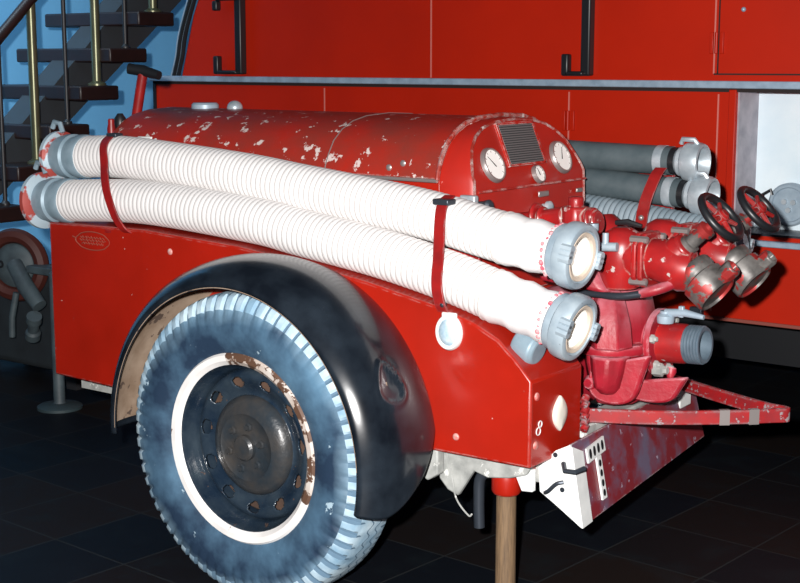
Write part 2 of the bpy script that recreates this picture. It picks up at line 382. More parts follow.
# seams, hinges, grab brackets
def seam(x, za_, zb_, w=.005, m='truckseam'):
    build(MB().box((x - w / 2, TY - .003, za_), (x + w / 2, TY + .004, zb_)), 'door_seam', m, fe)
for x, za_, zb_ in ((-1.32, .48, 1.2), (-.205, .48, 1.2), (.355, .48, 1.2), (-.80, 1.245, 2.3), (.335, 1.265, 2.3)): seam(x, za_, zb_)
seam(.348, 1.265, 2.3, .004, 'gap')
build(MB().box((.335, TY - .003, 1.262), (2.9, TY + .004, 1.267)), 'door_seam', 'gap', fe)
for x, z_ in ((-.205, 1.10), (.343, 1.365)):
    mb = MB()
    for dx in (-.018, .018): mb.box((x + dx - .006, TY - .008, z_ - .035), (x + dx + .006, TY + .002, z_ + .035))
    mb.cyl((x, TY - .008, z_ - .035), (x, TY - .008, z_ + .035), .006, seg=10)
    build(mb, 'door_hinge', 'truck', fe, bevel=.002)
def grab(x, z_, h, arm):
    mb = MB(); mb.box((x - .018, TY - .035, z_), (x + .018, TY + .003, z_ + h))
    for zz_ in (z_ + .0, z_ + h - .03):
        mb.box((x - arm, TY - .05, zz_), (x, TY - .02, zz_ + .016))
        mb.box((x - arm - .014, TY - .05, zz_), (x - arm + .014, TY - .02, zz_ + .075 if zz_ == z_ else zz_ - .04))
    build(mb, 'ladder_bracket', 'blackmetal', fe, bevel=.006)
grab(-1.757, 1.252, .33, .115); grab(-.128, 1.256, .75, .072)
build(MB().box((LX - .004, TY - .006, .46), (LX + .012, TY + .01, 1.22)), 'corner_strip', 'blackmetal', fe)
for x in (.43, .73): build(MB().sphere((x, TY - .002, 1.47), .008), 'panel_rivet', 'rail', fe)
for x in (-1.45, 2.05):
    w_ = build(MB().lathe([(.24, 0), (.40, .0), (.44, .02), (.45, .06), (.45, .22), (.44, .26), (.24, .26)], (x, TY + .33, .45), (0, -1, 0), 40), 'wheel', 'blackmetal', fe)
    build(MB().lathe([(.235, 0), (.235, .2), (.08, .23), (.08, .25)], (x, TY + .30, .45), (0, -1, 0), 32), 'wheel_disc', 'darksteel', w_)
build(MB().box((LX + .1, TY + .34, .25), (2.8, TY + 1.9, .46)), 'chassis', 'blackmetal', fe)

# ------------------------------------------------------------------ old machine beyond the trailer's left end
mx, my, mz = -2.27, 1.10, .50
om = empty('old_pump_machine', (mx, my + .1, 0), 'dull grey machine with red-rimmed wheel half hidden past the left end', 'machine')
build(MB().box((mx - .42, my + .08, .06), (mx + .26, my + .40, .44)), 'machine_body', 'machbody', om, bevel=.03, bseg=3)
for x in (mx - .36, mx + .2):
    for y in (my + .12, my + .36): build(MB().box((x - .03, y - .03, 0), (x + .03, y + .03, .07)), 'foot', 'poledark', om)
ring = build(MB().lathe([(.088, 0), (.145, 0), (.145, .05), (.088, .05)], (mx, my + .02, mz), (.35, -.94, 0), 44, caps=(False, False)).rings([]) if False else
             MB().torus((mx, my, mz), (.35, -.94, 0), .118, .030, 44, 8), 'red_wheel_ring', 'redring', om)
build(MB().lathe([(.0885, -.02), (.0885, .012), (.08, .02), (.03, .03)], (mx, my, mz), (.35, -.94, 0), 32), 'wheel_disc', 'greymach', om)
build(MB().lathe([(.016, 0), (.016, .02), (.008, .02), (.008, .005)], (mx - .045, my - .03, mz + .005), (.35, -.94, 0), 16), 'hub_hole', 'blackmetal', om)
build(MB().cyl((mx, my, mz), (mx - .05, my + .15, mz), .05), 'wheel_axle', 'greymach', om)
build(MB().tube([(mx + .03, my - .03, mz + .01), (mx + .12, my - .05, mz - .07), (mx + .20, my - .05, mz - .14)], [.032, .034, .03], 14), 'delivery_pipe', 'greymach', om)
build(MB().tube([(mx + .06, my - .05, mz - .10), (mx + .04, my - .06, mz - .20), (mx + .035, my - .06, mz - .28)], .013, 10), 'drain_handle', 'greymach', om)
build(MB().lathe([(.03, 0), (.03, .03), (.022, .04), (.022, .08), (.03, .09), (.03, .12)], (mx + .15, my - .05, mz - .27), (.5, -.3, .8), 16), 'tap', 'greymach', om)
build(MB().box((mx + .10, my - .03, mz - .02), (mx + .27, my + .05, mz + .01)).cyl((mx + .2, my, mz), (mx + .2, my + .12, mz - .1), .02), 'bracket_arm', 'greymach', om, bevel=.004)

# round-footed stand
sp = empty('floor_stand', (-1.863, .96, 0), 'grey metal stand with round floor plate beyond the left end', 'stand')
build(MB().lathe([(.085, 0), (.085, .010), (.075, .016), (.03, .022)], (-1.863, .96, 0), (0, 0, 1), 36), 'foot_plate', 'standgrey', sp)
build(MB().lathe([(.026, .018), (.022, .03), (.021, .52), (.01, .53)], (-1.863, .96, 0), (0, 0, 1), 18), 'post', 'greymach', sp)

# ------------------------------------------------------------------ the pump trailer
YC = .69
T = empty('pump_trailer', (0, YC, 0), 'worn red fire pump trailer with black mudguards and white-rimmed wheel', 'pump trailer')
def P(mb, name, m, parent=None, **k): return build(mb, name, m, parent or T, **k)
# --- side lockers (near one with its scooped rear top); the far one mirrored
top = [(-.2, .834), (0, .812), (.22, .782), (.43, .744), (.53, .716), (.60, .684), (.65, .64), (.69, .598)]
poly = [(-.986, .384), (-.56, .386), (.69, .397)] + list(reversed(top)) + [(-.56, .852), (-.986, .842)]
def locker(ys, yi, near):
    mb = MB(); sg = 1 if yi > ys else -1
    xs_ = [-.986, -.56, -.555, -.2, 0, .22, .43, .53, .60, .65, .69] if near else [-.986, -.56, -.555, -.2, 0, .22, .38]
    tops = [(-.986, .842), (-.56, .852)] + top
    def lerp(x, L):
        for (x0, z0_), (x1, z1_) in zip(L, L[1:]):
            if x0 <= x <= x1: return z0_ + (z1_ - z0_) * (x - x0) / (x1 - x0)
        return L[-1][1]
    bot = [(-.986, .384), (-.56, .386), (.69, .397)]
    R_ = []
    for x in xs_:
        yy = ys + sg * .030 * max(0, (-.56 - x) / .40)
        R_.append([(x, yy, lerp(x, bot)), (x, yi, lerp(x, bot)), (x, yi, lerp(x, tops)), (x, yy, lerp(x, tops))])
    mb.rings(R_)
    return P(mb, 'side_locker', 'red', bevel=.005)
locker(.20, .43, True); locker(1.18, .95, False)
# --- main body and deck between the lockers
P(MB().box((-.94, .43, .384), (.36, .95, .85)), 'main_body', 'red', bevel=.006)
# --- hood (barrel cover)
half = [(.280, .72), (.280, 1.016), (.276, 1.036), (.262, 1.064), (.240, 1.098), (.205, 1.126), (.160, 1.146), (.10, 1.158), (.0, 1.163)]
def hoodprof(s=0., dz=0., zmin=None):
    h = [(a, b) for a, b in half if zmin is None or b >= zmin]
    L = [(YC - a - s, b + (dz if b > 1.05 else 0)) for a, b in h]
    Rr = [(YC + a + s, b + (dz if b > 1.05 else 0)) for a, b in reversed(h[:-1])]
    return L + Rr
def loftx(prof_at, xs):
    return [[(x, y, z) for y, z in prof_at(i)] for i, x in enumerate(xs)]
mb = MB(); mb.rings(loftx(lambda i: hoodprof(-.012), (-.935, .30))); P(mb, 'engine_casing', 'red')
mb = MB()
xs = [-.945, -.935, -.6, -.2, .1, .272, .286]
def cover(i):
    pr = hoodprof(.002, .002, 1.01)
    if i == 0: pr = [(YC + (y - YC) * .965, 1.0 + (z - 1.0) * .95) for y, z in pr]
    return pr
mb.rings(loftx(cover, xs)); hd = P(mb, 'hood', 'hood', bevel=.003)
# rolled lip round the hood's open end and along its lower edge
pr = hoodprof(.006, .006, 1.01)
P(MB().tube([(.286, y, z) for y, z in pr], .006, 8), 'hood_lip', 'hood', hd).name
P(MB().tube([(-.94, YC - .287, 1.014), (.286, YC - .287, 1.014)], .005, 8), 'hood_edge', 'bezel', hd)
P(MB().tube([(-.08, y, z) for y, z in hoodprof(.0025, .0025, 1.01)], .0016, 6), 'hood_seam', 'bezel', hd)
P(MB().lathe([(.042, 0), (.042, .012), (.036, .018), (.01, .018)], (-.79, YC, 1.163), (0, 0, 1), 28), 'filler_cap', 'cap', hd)
P(MB().sphere((-.665, YC, 1.168), .024, scale=(1, 1, .9)), 'domed_cap', 'steel', hd)
P(MB().box((-.82, YC - .256, 1.072), (-.76, YC - .232, 1.088)).sphere((-.745, YC - .25, 1.075), .010), 'hood_latch', 'whitepaint', hd, bevel=.003)
mb = MB()
for x, y, z in ((.13, YC - .278, 1.04), (.17, YC - .272, 1.052)): mb.sphere((x, y, z), .009, seg=10, scale=(1, .5, 1))
P(mb, 'hood_clip', 'bezel', hd)
mb = MB().tube([(.36, .412, .98), (.36, .405, .99)], .02, 10)
# --- control panel cowl with sloped gauge face
mb = MB()
facex = lambda z: .395 if z < .99 else .395 - (z - .99) * .42
pr = hoodprof(-.004, 0.)
mb.rings([[(.284, y, z) for y, z in pr], [(facex(z) - .012, y, z) for y, z in pr], [(facex(z), YC + (y - YC) * .975, min(z, .845 + (z - .845) * .985)) for y, z in pr]])
# crease across the face: cap polygon is bent, so rebuild it as strips
bmesh.ops.delete(mb.bm, geom=[f for f in mb.bm.faces if len(f.verts) > 4 and f.calc_center_median().x > .3], context='FACES_ONLY')
q = [(facex(z), YC + (y - YC) * .975, min(z, .845 + (z - .845) * .985)) for y, z in pr]
nq = len(q)
for i in range(nq // 2):
    a, b, c, d = q[i], q[i + 1], q[nq - 2 - i], q[nq - 1 - i]
    vs = [mb.bm.verts.new(p) for p in ((a, b, c, d) if i + 1 != nq - 2 - i else (a, b, d))]
    mb._f(vs)
cw = P(mb, 'control_panel', 'panel', bevel=.0)
fn = V((1, 0, .42)).normalized()
up_f = V((-.42, 0, 1)).normalized()
def fp(y, z, out=0.):
    zz_ = .845 + (z - .845) * .985
    return V((facex(z), y, zz_)) + fn * out
# edge beading of the panel
P(MB().tube([tuple(V(p) + V((.001, 0, 0))) for p in q], .004, 6), 'panel_bead', 'hood', cw)
P(MB().tube([tuple(fp(YC - .265, .992, .0005)), tuple(fp(YC + .265, .992, .0005))], .003, 6), 'panel_crease', 'panel', cw)
# grille
mb = MB(); c0 = fp(.685, 1.098, .001)
def pl(c, hw, hh, th, skew=0.):
    yv = V((0, 1, 0))
    return [[c - yv * hw - up_f * hh + fn * t_, c + yv * hw - up_f * hh + fn * t_, c + yv * hw + up_f * hh + fn * t_, c - yv * hw + up_f * hh + fn * t_] for t_ in (-.002, th)]
mb.rings(pl(c0, .087, .056, .003)); gr = P(mb, 'vent_grille', 'plategrille', cw)
mb = MB()
for i in range(17): mb.rings(pl(c0 + up_f * (-.050 + i * .00625), .081, .0016, .0065))
P(mb, 'grille_louvres', 'grillebar', gr)
mb = MB()
for s in (-1, 1):
    mb.rings(pl(c0 + V((0, s * .087, 0)), .004, .058, .006)); mb.rings(pl(c0 + up_f * .056 * s, .089, .003, .006))
P(mb, 'grille_frame', 'panel', gr)
# gauges
def gauge(y, z, r, ang):
    c = fp(y, z, .001)
    g = P(MB().lathe([(r * 1.2, 0), (r * 1.2, .004), (r * 1.10, .011), (r, .011), (r, .006)], c, fn, 36), 'gauge', 'bezel', cw)
    P(MB().lathe([(r * 1.01, .003), (r * 1.01, .0075)], c, fn, 32), 'dial', 'dial', g)
    dv = (V((0, 1, 0)) * math.cos(ang) + up_f * math.sin(ang)); sd = fn.cross(dv)
    n_ = c + fn * .0085
    P(MB().quadbox([n_ - sd * .0015 - dv * r * .2, n_ + sd * .0015 - dv * r * .2, n_ + sd * .0004 + dv * r * .75, n_ - sd * .0004 + dv * r * .75], .001), 'needle', 'blackmetal', g)
    mb_ = MB()
    for i in range(9):
        a = math.radians(-40 + i * 32); e = V((0, 1, 0)) * math.cos(a) + up_f * math.sin(a); s_ = fn.cross(e)
        mb_.quadbox([n_ + e * r * .80 - s_ * .0007, n_ + e * r * .80 + s_ * .0007, n_ + e * r * .92 + s_ * .0007, n_ + e * r * .92 - s_ * .0007], .001)
    P(mb_, 'dial_tick', 'bezel', g)
gauge(.522, 1.052, .039, 2.3); gauge(.856, 1.054, .039, 1.1); gauge(.716, 1.017, .021, 1.8)
# little plates, knob, latch on the lower panel
P(MB().box((.394, .705, .957), (.399, .755, .972)), 'name_plate', 'bezel', cw, bevel=.002)
P(MB().box((.392, .905, .955), (.398, .935, .966)), 'name_plate', 'bezel', cw, bevel=.002)
P(MB().lathe([(.008, 0), (.008, .01), (.014, .014), (.014, .024), (.006, .03)], (.392, .735, .930), (1, 0, .1), 18), 'panel_knob', 'steel', cw)
P(MB().box((.36, .392, .955), (.405, .412, .985)), 'side_clip', 'steel', cw, bevel=.004)
P(MB().lathe([(.012, 0), (.014, .012), (.008, .02)], (.42, .42, .962), (1, -.3, 0), 14).box((.39, .425, .945), (.42, .45, .968)), 'side_catch', 'darksteel', cw)

# --- mudguards
CW = V((-.004, 0, .376))
def fender(mirror):
    prof = [(-.048, .398), (-.052, .406), (-.048, .416), (-.030, .435), (-.005, .449), (.03, .459), (.07, .4635), (.11, .463), (.145, .458), (.175, .450), (.203, .440)]
    th1 = math.radians(183)
    N = 240
    mbo = MB(); mbi = MB(); ro = []; ri = []
    dth = math.atan2(.572 - .37, .400); dy = .052
    fp_ = [(p.x, p.y) for p in bez([(y, r, 0) for y, r in prof], 6)]
    for i in range(N + 1):
        t = i / N
        ro_, ri_ = [], []
        for j, (y, r) in enumerate(fp_):
            yy = y; rr = r
            end = math.radians(-12 + 21 * (max(0, y) / .2) ** 1.4)   # the rear end is cut to a rounded tongue
            th = end + (th1 - end) * t
            if not mirror:      # pressed-in teardrop dent with a raised rim
                u_ = (th - dth) * .47 / .050; v_ = (yy - dy) / (.034 * max(.3, 1 - .45 * u_))
                d2 = math.hypot(u_, v_)
                if d2 < 1.7: rr += -.009 * max(0, 1 - d2) ** .8 + .0045 * math.exp(-((d2 - 1.05) / .14) ** 2)
            Y = yy if not mirror else 2 * YC - yy
            ro_.append((CW.x - .006 + rr * math.cos(th), Y, CW.z + rr * math.sin(th)))
            r2 = r - .006
            ri_.append((CW.x - .006 + r2 * math.cos(th), Y, CW.z + r2 * math.sin(th)))
        ro.append(ro_); ri.append(ri_)
    mbo.rings(ro, caps=(False, False), closed=False)
    f = P(mbo, 'mudguard', 'black', smooth=60)
    sm = f.modifiers.new('thickness', 'SOLIDIFY'); sm.thickness = .004; sm.offset = 0
    mbi.rings([r_[5:] for r_ in ri[18:-3:3]], caps=(False, False), closed=False)
    P(mbi, 'mudguard_lining', 'lining', f, smooth=60)
    return f
fender(False); fender(True)

# --- wheels
def wheel(mirror):
    Y = lambda y: y if not mirror else 2 * YC - y
    d = (0, 1, 0) if not mirror else (0, -1, 0)
    WX = -.014; o = V((WX, Y(0), .37))
    hub = P(MB().lathe([(.06, .17), (.06, .08), (.122, .058), (.126, .050), (.124, .040), (.114, .028), (.098, .020), (.084, .017), (.078, .021), (.050, .022), (.032, .020), (.0321, .008), (.026, .002), (.004, .000)], o, d, 48), 'wheel_hub', 'hub')
    # pressed disc with eight oval holes
    mb = MB('w'); seg = 240
    prof = [(p.x, p.y) for p in bez([(.120, .044, 0), (.130, .052, 0), (.142, .050, 0), (.158, .042, 0), (.172, .038, 0), (.184, .044, 0), (.192, .058, 0)], 5)]
    u, w, dd = frame(d)
    rings = [[o + dd * h + (u * math.cos(2 * PI * k / seg) + w * math.sin(2 * PI * k / seg)) * r for k in range(seg)] for r, h in prof]
    mb.rings(rings, caps=(False, False))
    kill = []
    for f in mb.bm.faces:
        c = f.calc_center_median() - o; r = math.hypot(c.x, c.z); a = math.atan2(c.z, c.x)
        k = round(a / (2 * PI / 11) - .25); da = a - (k + .25) * 2 * PI / 11
        if ((da * r) / .019) ** 2 + ((r - .160) / .0145) ** 2 < 1: kill.append(f)
    bmesh.ops.delete(mb.bm, geom=kill, context='FACES')
    disc = P(mb, 'wheel_disc', 'wheel', hub, smooth=50)
    sm = disc.modifiers.new('thickness', 'SOLIDIFY'); sm.thickness = .005
    P(MB().lathe([(.175, .075), (.18, .08), (.18, .16), (.05, .165)], o, d, 40), 'brake_drum', 'drum', hub)
    # rim: white flange outside, dark well inside
    WRIM = P(MB().lathe([(.238, .012), (.240, .000), (.234, -.007), (.220, -.006), (.209, .004)], o, d, 72, caps=(False, False), mis=[0] * 6), 'rim_flange', ['rimwhite', 'rimrust'], hub)
    P(MB().lathe([(.209, .004), (.205, .012), (.203, .030), (.196, .038), (.191, .052), (.190, .15), (.204, .16), (.236, .185), (.238, .19)], o, d, 72, caps=(False, False)), 'rim_well', 'wheel', hub)
    for p_ in WRIM.data.polygons:
        a_ = math.degrees(math.atan2(p_.center.z, p_.center.x))
        if -25 < a_ < 100: p_.material_index = 1
    # tyre: side wall, shoulder lugs and tread ribs
    nl = 66; per = 6; seg = nl * per
    prof = [(.232, .010), (.240, -.003), (.262, -.013), (.295, -.017), (.325, -.016), (.347, -.012), (.362, -.006), (.375, .003), (.3815, .016), (.384, .032), (.386, .054), (.386, .059), (.386, .084), (.386, .089), (.384, .110), (.3815, .125), (.375, .138), (.362, .148), (.335, .162), (.295, .174), (.25, .180), (.232, .175)]
    u, w, dd = frame(d); rr = []
    for i, (r, h) in enumerate(prof):
        ring_ = []
        for k in range(seg):
            a = 2 * PI * k / seg; ph = (k % per)
            rad, hh = r, h
            if 5 <= i <= 7 or 16 <= i <= 18:                       # shoulder lugs
                if ph >= 4: rad -= .006 if i != 5 else .003; hh += .005 * (1 if i < 10 else -1)
            if i in (10, 13): pass
            if i in (11, 12): rad -= .0
            if 8 <= i <= 14:
                zig = .008 * math.sin(2 * PI * k / per / 1.0)
                hh += zig if 9 <= i <= 14 else 0
            ring_.append(o + dd * hh + (u * math.cos(a) + w * math.sin(a)) * rad)
        rr.append(ring_)
    mb = MB(); mb.rings(rr, caps=(False, False))
    mb.bm.faces.ensure_lookup_table()
    nf = 0
    for i in range(len(prof) - 1):
        for j in range(seg):
            f = mb.bm.faces[nf]; nf += 1
            lug = (j % per) < 4
            if 5 <= i <= 7 or 15 <= i <= 17: f.material_index = 1 if lug else 2
            elif 8 <= i <= 14: f.material_index = 2 if i in (8, 10, 12, 14) and (i in (10, 12) or j % per == 5) else 1
    P(mb, 'tyre', ['tyre', 'tread', 'groove'], hub, smooth=30)
    for k in range(6):
        a = 2 * PI * k / 6 + .3; c = o + V((.055 * math.cos(a), 0, .055 * math.sin(a)))
        P(MB().lathe([(.011, 0), (.011, .012), (.007, .014), (.007, .022)], c + V(d) * .026, -V(d), 6), 'wheel_nut', 'hub', hub)
    return hub
wheel(False); wheel(True)
P(MB().cyl((-.014, .10, .37), (-.014, 2 * YC - .10, .37), .035), 'axle', 'under')

# --- underframe
for y in (.30, 1.05): P(MB().box((-.95, y, .335), (.66, y + .05, .384)), 'chassis_beam', 'under')
mb = MB()
mb.prism([(.40, .41), (.44, .395), (.66, .385), (.645, .36), (.60, .345), (.54, .335), (.50, .345), (.455, .275), (.425, .285), (.40, .31)], 'y', .255, .27)
P(mb, 'spring_bracket', 'under', bevel=.004)
mb = MB().prism([(.36, .42), (.42, .40), (.42, .33), (.39, .31), (.35, .33)], 'y', .22, .25); P(mb, 'shackle_plate', 'under', bevel=.004)
P(MB().tube(bez([(.60, .30, .352), (.54, .285, .345), (.505, .28, .325), (.500, .28, .27), (.502, .28, .20)], 6), .0135, 12), 'drain_pipe', 'darksteel')
P(MB().tube(bez([(.42, .25, .40), (.44, .25, .33), (.455, .25, .27), (.49, .25, .235), (.50, .25, .24)], 5), .0022, 6), 'loose_wire', 'under')
P(MB().prism([(-.94, .335), (-.85, .33), (-.80, .36), (-.80, .384), (-.94, .384)], 'y', .33, .36), 'front_bracket', 'cap', bevel=.003)
# socket above the wooden prop
P(MB().lathe([(.030, -.035), (.036, -.025), (.036, .015), (.03, .03), (.022, .06)], (.565, .30, .325), (0, 0, 1), 24).box((.52, .285, .345), (.645, .325, .388)), 'prop_socket', 'red', bevel=.004)

# --- things on the near side panel
def on_side(x, z, out=0.): return V((x, .20 - out + .030 * max(0, (-.56 - x) / .40), z))
lamp = P(MB().lathe([(.043, 0), (.043, .006), (.039, .012), (.032, .013), (.032, .008)], on_side(.468, .687), (.0, -1, .0), 36), 'side_lamp', 'whitepaint')
P(MB().lathe([(.033, .006), (.029, .012), (.018, .017), (.004, .018)], on_side(.468, .687), (0, -1, 0), 32), 'lamp_lens', 'lens', lamp)
P(MB().box((.446, .190, .718), (.494, .201, .734)), 'lamp_bracket', 'whitepaint', lamp, bevel=.004)
lamp.scale = (.84, 1, 1)
for x, z in ((.487, .439), (-.45, .80)): P(MB().sphere(on_side(x, z), .009, scale=(1, .5, 1)), 'panel_rivet', 'rivet')
# faded oval badge: outline and scrawled lines
mb = MB()
c = on_side(-.775, .803, .0035)
mb.tube([c + V((.072 * math.cos(a), -.001 + .010 * 0, .026 * math.sin(a) * (1 if abs(math.cos(a)) < .8 else .85))) for a in [2 * PI * i / 40 for i in range(41)]], .0016, 6)
for r_, zo in ((.050, .009), (.056, .001), (.046, -.008)):
    mb.tube([c + V((-r_ + 2 * r_ * i / 22, -.001, zo + .0035 * math.sin(i * 2.4 + zo * 300))) for i in range(23)], .0013, 5)
mb.tube([c + V((-.085, -.001, .008)), c + V((-.07, -.001, .004))], .0016, 5)
P(mb, 'oval_badge', 'scratch')
# --- rear face of the near locker
def on_rear(y, z, out=0.): return V((.69 + out, y, z))
mb = MB(); c = on_rear(.325, .502)
pts = []
for i in range(24):
    z_ = .042 * math.sin(2 * PI * i / 24); pts.append((.030 * (1 - (z_ / .0425) ** 2) * (1 if math.cos(2 * PI * i / 24) >= 0 else -1), z_))
mb.rings([[c + V((0, y * k, z * k)) + V((h, 0, 0)) for y, z in pts] for k, h in ((1.0, -.001), (1.0, .005), (.82, .009), (.3, .0105))])
P(mb, 'reflector', 'cream', smooth=50)
mb = MB()
for dz, r_ in ((.0085, .009), (-.007, .011)): mb.torus(on_rear(.236 + dz * .5, .485 + dz, .001), (1, 0, 0), r_ * .8, .0013, 20, 6, sx=1.)
P(mb, 'figure_eight_mark', 'whitepaint')
for y, z in ((.225, .560), (.222, .447)): P(MB().sphere(on_rear(y, z), .010, scale=(.5, 1, 1)), 'panel_rivet', 'rivet')
# hinge strip between the locker and the tow bar
mb = MB()
for i in range(6): mb.cyl((.70, .424, .44 + i * .014), (.70, .436, .452 + i * .014), .010, seg=10)
P(mb, 'hinge_knuckle', 'bar')

# --- hose carrying straps on the near side
def strapn(x, pts, lean):
    p = bez([(x + lean * ((pts[0][1] - z) / (pts[0][1] - pts[-1][1]) - .5), y, z) for y, z in pts], 6); nr = []
    for i in range(len(p)):
        d = (p[min(i + 1, len(p) - 1)] - p[max(i - 1, 0)]).normalized(); nr.append(d.cross(V((1, 0, 0))))
    mb_ = MB().strip([a + n_ * .0 for a, n_ in zip(p, nr)], nr, (1, 0, 0), .030, .005)
    return P(mb_, 'hose_strap', 'strap', bevel=.001)
def hz_u(x): return 1.0 - .0 * x
s1 = strapn(-.70, [(.345, 1.095), (.300, 1.092), (.262, 1.070), (.232, 1.02), (.200, .96), (.186, .90), (.188, .865), (.2, .845), (.225, .838)], .17)
P(MB().box((-.795, .292, 1.092), (-.755, .322, 1.104)), 'strap_buckle', 'darksteel', s1, bevel=.003)
s2 = strapn(.425, [(.300, .990), (.268, .976), (.245, .94), (.215, .86), (.190, .80), (.188, .757), (.198, .735)], .055)
P(MB().box((.380, .250, .974), (.425, .285, .988)), 'strap_buckle', 'darksteel', s2, bevel=.003)
P(MB().sphere((.455, .190, .752), .008), 'strap_bolt', 'darksteel', s2)
# cradles below the hoses
P(MB().box((-.72, .21, .83), (-.68, .42, .842)).box((-.72, .395, .83), (-.68, .405, 1.06)), 'hose_cradle', 'strap', bevel=.003)
P(MB().box((.385, .385, .70), (.425, .397, .93)), 'hose_cradle', 'strap', bevel=.003)
P(MB().lathe([(.034, 0), (.040, .01), (.040, .05), (.030, .06)], (.615, .262, .672), (.95, 0, -.3), 24).box((.60, .25, .62), (.63, .28, .67)), 'hose_end_support', 'alloydull', bevel=.003)

# --- posts at the trailer's front
hb = P(MB().tube([(-1.16, YC, .80), (-1.125, YC, 1.03), (-1.062, YC, 1.268)], .016, 14), 'hand_crank_post', 'strap')
P(MB().tube([(-1.105, YC - .02, 1.283), (-1.06, YC, 1.276), (-.998, YC + .01, 1.262)], [.017, .018, .014], 12), 'crank_grip', 'blackmetal', hb)
P(MB().box((-1.19, YC - .06, .62), (-.93, YC + .06, .84)), 'crank_mount', 'strap', hb)
P(MB().lathe([(.013, 0), (.013, .13), (.010, .145), (.010, .16)], (-.965, .465, .975), (0, 0, 1), 14).box((-.985, .45, .83), (-.93, .49, .98)), 'front_stub', 'strap', bevel=.003)
P(MB().lathe([(.010, 0), (.010, .10), (.018, .115), (.018, .15), (.008, .165)], (-.958, .495, .985), (0, 0, 1), 14).box((-.968, .485, .83), (-.935, .505, .99)), 'black_cock', 'blackmetal')

# ------------------------------------------------------------------ rear pump
# centrifugal pump casing: faceted upper and lower halves, joint flange, skirt
def octo(cx_, cy_, rx, ry, z, n=8, rot=PI / 8):
    return [(cx_ + rx * math.cos(2 * PI * k / n + rot), cy_ + ry * math.sin(2 * PI * k / n + rot), z) for k in range(n)]
mb = MB()
mb.rings([octo(.668, .66, .058, .075, .465), octo(.668, .66, .074, .095, .51), octo(.668, .66, .084, .118, .575), octo(.668, .66, .086, .120, .604)])
mb.rings([octo(.668, .66, .086, .120, .622), octo(.668, .66, .084, .116, .67), octo(.664, .66, .076, .104, .73), octo(.656, .66, .060, .084, .765)])
pc = P(mb, 'pump_casing', 'cast', bevel=.006)
mb = MB(); mb.rings([octo(.672, .655, .097, .135, .600, 24, 0), octo(.672, .655, .101, .139, .606, 24, 0), octo(.672, .655, .101, .139, .620, 24, 0), octo(.672, .655, .097, .135, .626, 24, 0)])
P(mb, 'casing_flange', 'cast', pc)
# skirts: curved tongue plates hanging below, with the lower volute bulge between
sk = [(p.x, p.y) for p in bez([(-.058, .575, 0), (-.064, .53, 0), (-.054, .500, 0), (-.022, .484, 0), (.018, .485, 0), (.044, .503, 0), (.060, .55, 0), (.078, .61, 0)], 4)]
def tongue(x0_, y0_, hs):
    mb_ = MB(); mb_.rings([[(x0_ + a, y0_ + a * .28, .484 + (z - .484) * hs) for a, z in sk], [(x0_ + a + .004, y0_ + .018 + a * .28, .484 + (z - .484) * hs) for a, z in sk]])
    P(mb_, 'casing_foot', 'cast', pc, bevel=.005)
tongue(.718, .540, 1.); tongue(.785, .61, .55)
mb = MB(); mb.rings([octo(.700, .545, .020, .024, .508, 8, .4), octo(.700, .54, .034, .040, .525, 8, .4), octo(.700, .545, .044, .050, .565, 8, .4), octo(.700, .55, .050, .056, .604, 8, .4)])
P(mb, 'volute_bulge', 'cast', pc, bevel=.006)
mb = MB(); mb.rings([octo(.700, .55, .056, .056, .622, 6, .3), octo(.696, .552, .052, .054, .68, 6, .3), octo(.686, .565, .040, .044, .735, 6, .3), octo(.676, .585, .02, .03, .765, 6, .3)])
P(mb, 'volute_bulge', 'cast', pc, bevel=.005)
P(MB().lathe([(.10, -.12), (.135, -.10), (.150, .0), (.156, .004), (.156, .018), (.150, .022), (.06, .03)], (.565, .66, .60), (1, 0, 0), 44), 'bell_housing', 'cast', pc)
P(MB().lathe([(.02, 0), (.02, .03), (.012, .04)], (.660, .56, .53), (-.1, -1, 0), 12), 'casing_boss', 'cast', pc)
# neck, flange and threaded inlet
ax = V((1, 0, .05)).normalized()
o = V((.668, .675, .618))
P(MB().lathe([(.075, -.05), (.062, .02), (.058, .10)], o, ax, 28), 'inlet_neck', 'cast', pc)
fl = o + ax * .095
fg = P(MB().lathe([(.081, 0), (.084, .003), (.084, .014), (.081, .017)], fl, ax, 40), 'inlet_flange', 'cast')
for k in range(6):
    a = 2 * PI * k / 6 + .25; u, w, d_ = frame(ax); c = fl + d_ * .016 + (u * math.cos(a) + w * math.sin(a)) * .069
    P(MB().lathe([(.011, 0), (.011, .009), (.006, .011), (.006, .017)], c, ax, 6), 'flange_bolt', 'under', fg)
big = fl + V((.016, -.045, -.060))
P(MB().lathe([(.017, 0), (.017, .022), (.010, .026), (.009, .036)], big, ax, 6), 'hex_plug', 'under', fg)
ip = P(MB().lathe([(.054, .014), (.050, .03), (.049, .075), (.046, .085)], fl, ax, 36, caps=(True, False)), 'inlet_pipe', 'valve')
prof = [(.046, .083)]
for i in range(5): prof += [(.0475, .086 + i * .008), (.0475, .090 + i * .008), (.0435, .0915 + i * .008), (.0435, .0935 + i * .008)]
prof += [(.044, .128), (.036, .128), (.034, .06), (.01, .055)]
P(MB().lathe(prof, fl, ax, 40), 'inlet_thread', 'thread', ip)
# drain cock above the inlet
o = fl + V((.03, -.02, .062))
dk = P(MB().lathe([(.020, -.008), (.022, .0), (.022, .010), (.014, .016), (.014, .022)], o, (0, 0, 1), 20), 'drain_cock', 'cap')
P(MB().tube([o + V((.0, 0, .016)), o + V((.05, .0, .022)), o + V((.10, .0, .016))], [.011, .010, .006], 12), 'cock_nozzle', 'cap', dk)
P(MB().box(o + V((.035, -.006, .01)), o + V((.048, .006, .038))), 'cock_lever', 'cap', dk, bevel=.002)
P(MB().lathe([(.012, 0), (.014, .01), (.006, .03)], fl + V((.05, -.02, -.055)), (0, -.3, -1), 12), 'pipe_lug', 'cast', ip)

